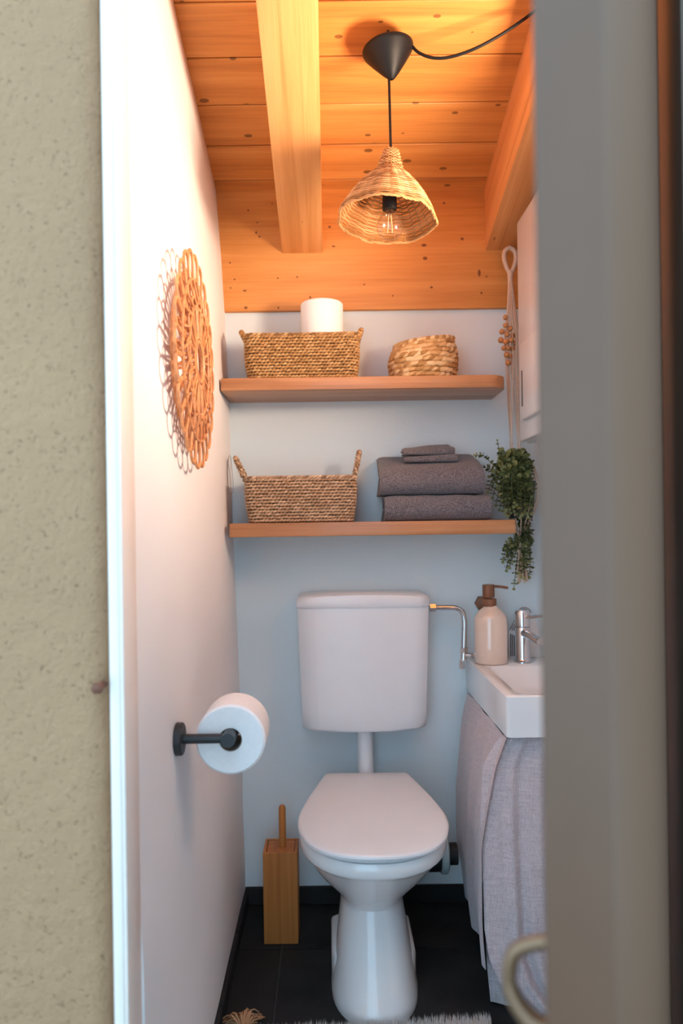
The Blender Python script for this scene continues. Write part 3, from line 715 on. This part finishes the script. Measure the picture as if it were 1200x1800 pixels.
# ------------------------------------------------------------------ rattan wall decoration
WR = .212; wc = Vector((0, 1.480, 1.452)); wX = -.2635
wd = thing('rattan_wall_decoration', 'round openwork rattan sunburst hanging on the left wall', 'wall decoration', (wX, 1.480, 1.452))
def wp3(r, t, dx=0.0): return Vector((wX + dx, wc.y + r * math.cos(t), wc.z + r * math.sin(t)))
NP = 24
def hairpin(t, r0, r1, half, dx, rad):
    """a bent cane: two legs and a round end"""
    pts = []
    for k in range(5): r = r0 + (r1 - half * .9 - r0) * k / 4; pts.append((r, -half * (.35 + .65 * k / 4)))
    for k in range(1, 8): a = R(-90 + 180 * k / 8); pts.append((r1 - half * .9 + half * .9 * math.cos(a), half * math.sin(a)))
    for k in range(5): r = r1 - half * .9 + (r0 - (r1 - half * .9)) * k / 4; pts.append((r, half * (1 - .65 * k / 4)))
    out = []
    for r, s in pts:
        out.append(wp3(math.hypot(r, s), t + math.atan2(s, r), dx))
    return MB().tube(out, rad, 7)
for k in range(NP):
    t = 2 * math.pi * k / NP
    hairpin(t, .105, WR, .0245, .004, .0031).build('outer_loop', 'rattan', wd)
    hairpin(t + math.pi / NP, .095, WR - .034, .0185, -.004, .0028).build('middle_loop', 'rattan', wd)
    if k % 2 == 0: hairpin(t, .045, .128, .019, .010, .0028).build('inner_loop', 'rattan', wd)
    MB().tube([wp3(.042, t + .05, .006), wp3(.165, t - .02, .000)], .0026, 7).build('spoke', 'rattan', wd)
    MB().tube([wp3(.112, t - .13, .013), wp3(.158, t + .06, .009)], .0024, 7).build('cross_cane', 'rattan', wd)
for r, dx, rad in ((.040, .010, .0035), (.052, .010, .0030), (.105, .010, .0030), (.158, .007, .0028), (.150, -.014, .0030)):
    MB().tube([wp3(r, 2 * math.pi * i / 72, dx) for i in range(72)], rad, 7, True).build('ring', 'rattan', wd)

# ------------------------------------------------------------------ macrame hanger and plant
mx, my = .520, 2.125
hang = thing('macrame_hanger', 'natural cotton macrame plant hanger with wooden beads', 'plant hanger', (mx, my, .96))
hk = at(890, 449, BW - .016)
MB().tube([(hk.x, BW - .016, hk.z + .004), (hk.x, BW - .045, hk.z + .004), (hk.x, BW - .062, hk.z + .004), (hk.x, BW - .066, hk.z + .012)], .0018, 8).build('hook', 'chrome', hang)
lz = hk.z + .005; lc = Vector((hk.x - .002, my + .012, lz))
loop = [lc + Vector((0, 0, .0)), lc + Vector((-.014, 0, -.010)), lc + Vector((-.0165, 0, -.032)), lc + Vector((-.010, 0, -.056)), lc + Vector((-.001, 0, -.074)), lc + Vector((.001, 0, -.076)), lc + Vector((.011, 0, -.056)), lc + Vector((.0175, 0, -.032)), lc + Vector((.014, 0, -.010)), lc + Vector((0, 0, 0))]
MB().tube(smoothpath(loop, 5), .0066, 10).build('hanging_loop', 'cotton', hang)
MB().tube([lc + Vector((0, 0, -.068)), lc + Vector((0, 0, -.100))], [.0085, .0075], 12).build('wrapped_knot', 'cotton', hang)
kz = lz - .096; rng = random.Random(21)
for g in range(4):
    for j in range(3):
        a = R(20 + 90 * g + 30 * j); a2 = R(45 + 90 * g)
        q = Vector((math.cos(a), math.sin(a), 0)); q2 = Vector((math.cos(a2), math.sin(a2), 0)); b0 = Vector((lc.x, my, 0))
        pts = [b0 + q * .005 + Vector((0, 0.012, kz)), b0 + q * .011 + Vector((0, .004, kz - .08)), b0 + q * .020 + Vector((0, 0, kz - .17)), b0 + q * .018 + Vector((0, 0, kz - .26)), b0 + q2 * .016 + Vector((.004, 0, 1.36)), b0 + q2 * .012 + q * .006 + Vector((.008, 0, 1.33)), Vector((.548, 2.112, 0)) + q * .045 + Vector((0, 0, 1.27)), Vector((.548, 2.112, 0)) + q * .056 + Vector((0, 0, 1.20)), Vector((.548, 2.112, 0)) + q * .030 + Vector((0, 0, 1.135)), Vector((.548, 2.112, 0)) + q * .005 + Vector((0, 0, 1.085))]
        MB().tube(smoothpath(pts, 6), .0016, 6).build('cord', 'cotton', hang)
for px, py, Y in ((888, 572, 2.105), (896, 578, 2.11), (882, 583, 2.10), (891, 588, 2.10), (901, 590, 2.12), (880, 598, 2.105), (889, 601, 2.10), (898, 598, 2.10), (903, 604, 2.115), (885, 612, 2.10), (893, 612, 2.10), (900, 613, 2.11), (890, 624, 2.10), (896, 626, 2.105), (893, 638, 2.105), (888, 558, 2.11)):
    mb = MB(); mb.sphere(at(px, py, Y), .0082 + rng.uniform(-.0012, .0008), 12, 8); mb.build('bead', 'bead', hang)
mb = MB()
for k in range(26):
    a = rng.uniform(0, 6.28); r = rng.uniform(0, .016)
    mb.tube([(.548, 2.112, 1.09), (.548 + r * .6 * math.cos(a), 2.112 + r * .6 * math.sin(a), 1.04), (.552 + r * math.cos(a), 2.112 + r * math.sin(a), .955 + rng.uniform(-.006, .01))], .0017, 5)
mb.build('tassel', 'cotton', hang)
plant = thing('hanging_eucalyptus', 'trailing green eucalyptus plant in the macrame hanger', 'plant', (.548, 2.112, 1.14))
MB().lathe([(.0005, 0), (.034, 0), (.044, .10), (.046, .105), (.042, .105), (.038, .09), (.0005, .088)], (.548, 2.112, 1.135), 24).build('pot', 'pot', plant)
def leaf(mb, p, d, n, s, a):
    d = d.normalized(); b = d.cross(n)
    if b.length < 1e-3: b = d.orthogonal()
    b.normalize(); n = b.cross(d)
    prof = ((0, .0, 0), (.22, .32, .05), (.55, .50, .10), (.85, .36, .06), (1.0, .0, -.02))
    L = [p + d * (s * t) + n * (s * h) for t, w, h in prof]; vs = [L[0]]
    for t, w, h in prof[1:4]:
        c = p + d * (s * t); vs += [c - b * (s * w) + n * (s * (h + .08)), c + n * (s * h * .2), c + b * (s * w) + n * (s * (h + .08))]
    vs.append(L[4])
    mb.add(vs, [[0, 1, 2], [0, 2, 3], [1, 4, 5, 2], [2, 5, 6, 3], [4, 7, 8, 5], [5, 8, 9, 6], [7, 10, 8], [8, 10, 9]], True, a)
def sprig(pts, rng, size=.0125, n=11):
    path = smoothpath(pts, 8)
    st = MB().tube(path, .0010, 5).build('stem', 'stem', plant)
    mb = MB(); m = len(path)
    for k in range(n):
        i = int((k + .8) / (n + .6) * (m - 1)); p_ = path[i]; d = (path[min(i + 1, m - 1)] - path[max(i - 1, 0)]).normalized()
        x = d.cross(Vector((rng.uniform(-1, 1), rng.uniform(-1, 1), rng.uniform(-1, 1)))).normalized(); s = size * (1.12 - .55 * k / n) * rng.uniform(.85, 1.15)
        for sg in (-1, 1):
            dr = (x * sg + d * .45 + Vector((0, 0, .15))).normalized(); leaf(mb, p_, dr, d + Vector((0, -.4, .3)), s, rng.random())
    leaf(mb, path[-1], d, Vector((0, -1, .2)), size * .55, .8)
    mb.build('leaves', 'leaf', st, kind='stuff')
rng = random.Random(8); PC = Vector((.548, 2.112, 1.235))
def P(px, py, Y): return at(px, py, Y)
sprig([PC, P(868, 818, 2.08), P(852, 802, 2.075), P(836, 800, 2.07)], rng, .013, 9)
sprig([PC, P(884, 812, 2.08), P(878, 795, 2.08), P(874, 776, 2.075)], rng, .012, 7)
sprig([PC, P(870, 828, 2.10), P(855, 822, 2.12), P(838, 822, 2.13)], rng, .014, 9)
for a, b, c in (((895, 812), (868, 838), (858, 862)), ((900, 815), (880, 850), (872, 885)), ((905, 812), (892, 850), (884, 895)), ((910, 812), (902, 845), (897, 890)), ((915, 815), (912, 850), (912, 895)), ((905, 800), (890, 815), (868, 850)),
                ((920, 815), (925, 850), (925, 890)), ((900, 808), (916, 800), (926, 812)), ((892, 806), (880, 822), (862, 836)), ((908, 806), (898, 825), (886, 858)), ((912, 802), (918, 826), (918, 866)), ((903, 802), (905, 830), (900, 868)),
                ((890, 815), (876, 838), (866, 872)), ((895, 825), (885, 860), (878, 893)), ((918, 808), (931, 832), (935, 868)), ((912, 818), (926, 846), (930, 880)), ((906, 826), (904, 858), (906, 898))):
    Yd = rng.uniform(2.045, 2.085)
    sprig([PC, P(*a, Yd + .015), P(*b, Yd), P(*c, Yd + .01)], rng, .0185, 12)
for a, b, c, d_ in (((912, 880), (916, 930), (908, 985), (903, 1032)), ((918, 870), (925, 930), (922, 980), (916, 1010)), ((914, 890), (912, 945), (895, 975), (890, 1000)), ((915, 885), (905, 950), (890, 965), (884, 985)), ((920, 880), (918, 935), (915, 980), (911, 1020)), ((925, 880), (930, 930), (932, 980), (930, 1012)), ((918, 885), (920, 920), (905, 960), (896, 995)), ((922, 890), (928, 945), (924, 990), (925, 1015))):
    Yd = rng.uniform(2.085, 2.135)
    sprig([PC, P(*a, Yd), P(*b, Yd + .01), P(*c, Yd), P(*d_, Yd)], rng, .0185, 19)
for k in range(26):
    x1, y1 = rng.uniform(872, 934), rng.uniform(812, 905); Yd = rng.uniform(2.035, 2.095)
    sprig([PC, P(.5 * x1 + .5 * 905 + rng.uniform(-8, 8), rng.uniform(796, 812), Yd + .01), P(x1 + rng.uniform(-6, 6), .5 * y1 + .5 * 805, Yd - .005), P(x1, y1, Yd)], rng, .0185, 10)
for k in range(30):
    x1, y1 = rng.uniform(880, 936), rng.uniform(862, 908); Yd = rng.uniform(2.026, 2.046)
    sprig([PC, P(.6 * x1 + .4 * 908 + rng.uniform(-5, 5), rng.uniform(815, 835), Yd + .015), P(x1 + rng.uniform(-5, 5), .6 * y1 + .4 * 830, Yd - .004), P(x1, y1, Yd)], rng, .0180, 10)
for k in range(16):
    x1, y1 = rng.uniform(886, 932), rng.uniform(950, 1020); Yd = rng.uniform(2.085, 2.13)
    sprig([PC, P(rng.uniform(912, 928), 880, Yd), P(rng.uniform(914, 930), 935, Yd + .008), P(x1, y1, Yd)], rng, .0175, 14)

# ------------------------------------------------------------------ wall cabinet
cab = thing('wall_cabinet', 'white wall cabinet with slotted door on the right wall', 'cabinet', (RW - .06, 1.78, 1.34))
CX = .532
MB().box(CX + .018, RW - .0005, 1.52, 2.05, 1.342, 1.955, .005).build('body', 'plastic', cab)
cd = MB().box(CX, CX + .016, 1.523, 2.047, 1.345, 1.952, .006).build('door', 'plastic', cab)
MB().box(CX - .014, CX, 1.62, 1.985, 1.395, 1.600, .008).build('panel', 'plastic', cd)
MB().box(CX - .0150, CX - .0135, 1.955, 1.962, 1.430, 1.525).build('slot', 'ink', cd)

# ------------------------------------------------------------------ basin
BX0, BX1, BY0, BY1, BZ0, BZ1 = .401, RW - .0005, 1.69, BW - .0005, .628, .726
basin = thing('wash_basin', 'white rectangular ceramic wash basin on the right wall', 'wash basin', (.53, 1.95, BZ0))
bm_o = lambda z, i: [Vector((x, y, z)) for x, y in rrect(BX0 + i, BX1, BY0 + i, BY1, .010, 4)]
bm_i = lambda z, i: [Vector((x, y, z)) for x, y in rrect(BX0 + .032 + i, BX1 - .025 - i, BY0 + .018 + i, BY1 - .145 - i, .022, 4)]
rings = [bm_o(BZ0, .004), bm_o(BZ0 + .003, .0), bm_o(BZ1 - .003, .0), bm_o(BZ1, .003), bm_i(BZ1, 0), bm_i(BZ1 - .004, .004), bm_i(BZ1 - .055, .016), bm_i(BZ1 - .068, .03), bm_i(BZ1 - .070, .06)]
mb = MB(); mb.loft(rings); mb.build('bowl', 'ceramic', basin)
MB().lathe([(.0005, .003), (.014, .003), (.016, .0), (.016, -.002)], (.53, 1.86, BZ1 - .069), 20).build('drain', 'chrome', basin)
# faucet
fc = at(919, 1161, 2.105); fc.z = BZ1
fa = thing('faucet', 'chrome single-lever basin tap standing on the wash basin', 'faucet', fc)
MB().lathe([(.0005, 0), (.027, 0), (.027, .004), (.0215, .008), (.0205, .012), (.0205, .098), (.0195, .100)], fc, 28).build('body', 'chrome', fa)
MB().lathe([(.0195, .101), (.0215, .103), (.0215, .142), (.019, .147), (.0005, .149)], fc, 28).build('cap', 'chrome', fa)
MB().tube([fc + Vector((0, -.01, .085)), fc + Vector((.012, -.06, .080)), fc + Vector((.022, -.10, .072))], [.012, .0115, .011], 14).build('spout', 'chrome', fa)
MB().tube([fc + Vector((.004, -.012, .128)), fc + Vector((.03, -.05, .136)), fc + Vector((.04, -.075, .140))], [.006, .005, .0045], 10).build('lever', 'chrome', fa)
# soap dispenser
sc = at(863, 1165, 2.10); sc.z = BZ1
sd = thing('soap_dispenser', 'cream stoneware soap dispenser with brown wooden pump', 'soap dispenser', sc)
MB().lathe([(.0005, .0018), (.045, .0018), (.0468, .005), (.0472, .05), (.0472, .118), (.0460, .128), (.0410, .138), (.0300, .150), (.0195, .159), (.0185, .163), (.0005, .163)], sc, 40).build('bottle', 'stoneware', sd)
MB().lathe([(.0005, 0), (.0445, 0), (.0445, .0022), (.0005, .0022)], sc, 36).build('foot_ring', 'brown_ring', sd)
MB().lathe([(.0195, .161), (.0200, .163), (.0200, .180), (.0190, .182), (.0085, .183), (.0085, .196)], sc + Vector((-.003, 0, 0)), 24).build('pump_collar', 'brown_wood', sd)
hd = MB().lathe([(.0162, .186), (.0170, .188), (.0170, .220), (.0160, .222), (.0005, .223)], sc + Vector((-.005, 0, 0)), 24).build('pump_head', 'brown_wood', sd)
MB().tube([sc + Vector((.006, 0, .217)), sc + Vector((.03, -.002, .2155)), sc + Vector((.050, -.004, .212))], [.0042, .0040, .0038], 10).build('pump_spout', 'brown_wood', hd)
# wooden knob on the wall behind it
kp = at(847, 1060, 2.17)
kn = MB(); pts = [(math.cos(R(a)) * .023, math.sin(R(a)) * .023) for a in range(0, 360, 60)]
kn.loft([[Vector((kp.x + x * f, y, kp.z + z * f)) for x, z in pts] for y, f in ((BW, .55), (BW - .022, .7), (BW - .028, 1.0), (BW - .052, .95), (BW - .060, .45))])
tag(kn.build('wooden_coat_hook', 'brown_wood', None, kp), 'faceted brown wooden wall knob behind the soap dispenser', 'wall hook')
# striped plaque behind the tap
pq0 = at(893, 1155, 2.185); plq = thing('striped_plaque', 'small white plaque with black line pattern behind the tap', 'plaque', (pq0.x + .04, 2.18, BZ1))
ox = at(894, 1150, 2.18).x; oz = BZ1
ol = [(ox, oz), (ox, oz + .077), (ox + .026, oz + .134)]
for k in range(9): a = R(150 - 120 * k / 8); ol.append((ox + .046 + .022 * math.cos(a), oz + .128 + .022 * math.sin(a)))
ol += [(ox + .092, oz + .077), (ox + .092, oz)]
MB().prism(ol, 2.176, 2.186, .0015, 'Y').build('plate', 'ceramic', plq)
for k in range(9): MB().box(ox + .004 + k * .0052, ox + .0065 + k * .0052, 2.1748, 2.1761, oz + .004, oz + .058 - k * .0026 + .012).build('stripe', 'ink', plq)
for k in range(9):
    a0 = Vector((ox + .004 + k * .0048, 2.1754, oz + .082 - k * .0016)); MB().tube([a0, a0 + Vector((.021, 0, .044))], .0012, 5).build('stripe', 'ink', plq)
for k in range(5): MB().tube([Vector((ox + .046 + (.020 - k * .0042) * math.cos(R(170 - 160 * i / 10)), 2.1754, oz + .127 + (.020 - k * .0042) * math.sin(R(170 - 160 * i / 10)))) for i in range(11)], .0011, 5).build('stripe', 'ink', plq)

# ------------------------------------------------------------------ curtain under the basin
cur = thing('basin_curtain', 'lilac grey linen curtain hanging under the wash basin', 'curtain', (.42, 1.9, .03))
def side(u, v):                                        # u: back -> front, v: top -> bottom
    y = 2.175 - (.475 + .035 * v) * u; z = .6275 - (.597 - .085 * u) * v
    x = .403 - .011 * min(1, v * 8) - .020 * min(1, v * 2.2) - (.030 * u) * min(1, v * 2.0) - .004 * math.sin(math.pi * v) - .006 * (math.sin(u * 15 + .6) + .6 * math.sin(u * 27 + 1.1 * v)) * (.25 + .75 * v) + .005 * noise.noise((u * 3, v * 3, 1))
    return Vector((x + .022 * max(0, v - .72) / .28 * (1 - u), y, max(z, .012)))
MB().grid(side, 60, 40).build('side_panel', 'linen', cur)
XL = [(0.0, .470), (.02, .446), (.05, .405), (.092, .368), (.14, .349), (.2, .341), (.45, .342), (.56, .352), (.615, .385), (.6275, .402)]
def front(u, v):                                       # u: left -> right
    z = .6275 - .612 * v; x0 = interp(z, XL); x = x0 + (.655 - x0) * u
    y = 1.715 - .075 * v ** 1.3 + .010 * (1 - min(1, u * 9)) - .010 * (math.sin(u * 34 + .5 + .9 * v) + .5 * math.sin(u * 57 + 2 - 1.3 * v)) * (.25 + .75 * v) * min(1, u * 6) + .006 * noise.noise((u * 4, v * 3, 7))
    return Vector((x, y, z))
MB().grid(front, 80, 60).build('front_panel', 'linen', cur)
def inner(u, v):
    z = .40 - .392 * v; return Vector((.353 + .28 * u + .004 * math.sin(v * 7) + .006 * v * (1 - u), 1.725 - .012 * v + .010 * math.sin(u * 14 + 2) * v, max(z, .006)))
MB().grid(inner, 40, 24).build('inner_panel', 'linen', cur)

# ------------------------------------------------------------------ rug, bolt
rug = thing('bath_rug', 'pale shaggy bath rug with tan corner tassel in front of the toilet', 'rug', (.05, 1.40, 0))
rugy = lambda x: 1.630 + .066 * x
MB().prism([(-.215, 1.13), (.335, 1.13), (.335, rugy(.335)), (-.215, rugy(-.215))], .001, .014, .004).build('rug_body', 'rug', rug)
mb = MB(); rng = random.Random(4)
for k in range(5200):
    x = rng.uniform(-.212, .345); y = rugy(x) + .002 - abs(rng.gauss(0, .13)) if k % 3 else rugy(x) + rng.uniform(-.02, .003)
    if y < 1.13: continue
    h = rng.uniform(.008, .020); a = rng.uniform(0, 6.28); q = Vector((math.cos(a), math.sin(a), 0)) * .003; tip = Vector((x, y, .012)) + q * rng.uniform(.5, 2.2) + Vector((0, .004, h))
    b = Vector((x, y, .010)); s_ = Vector((-q.y, q.x, 0)) * .35
    mb.add([b - s_, b + s_, tip], [[0, 1, 2]], True, rng.random())
mb.build('pile', 'rug', rug, kind='stuff')
mb = MB(); tc_ = Vector((-.203, 1.622, .012))
for k in range(70):
    a = R(rng.uniform(55, 150)); l_ = rng.uniform(.045, .075); dz = rng.uniform(-.006, .022)
    q = Vector((math.cos(a), math.sin(a), 0)); mb.tube(smoothpath([tc_, tc_ + q * l_ * .5 + Vector((0, 0, dz + .008)), tc_ + q * l_ + Vector((rng.uniform(-.004, .004), 0, dz * .3 - .004))], 3), .0016, 5)
mb.build('tassel', 'jute', rug)
bp = at(178, 1205, .95)
bt = thing('wall_bolt', 'small rusty brown bolt sticking out of the sage outside wall', 'bolt', (bp.x, .95, bp.z))
toY = Matrix.Rotation(R(90), 3, 'X')
MB().lathe([(.0045, -.012), (.0048, .012), (.0036, .013)], bp, 12, toY, True, True).build('shank', 'bolt', bt)
MB().lathe([(.0070, .012), (.0078, .014), (.0074, .020), (.004, .022), (.0005, .0222)], bp, 6, toY, True).build('head', 'bolt', bt)
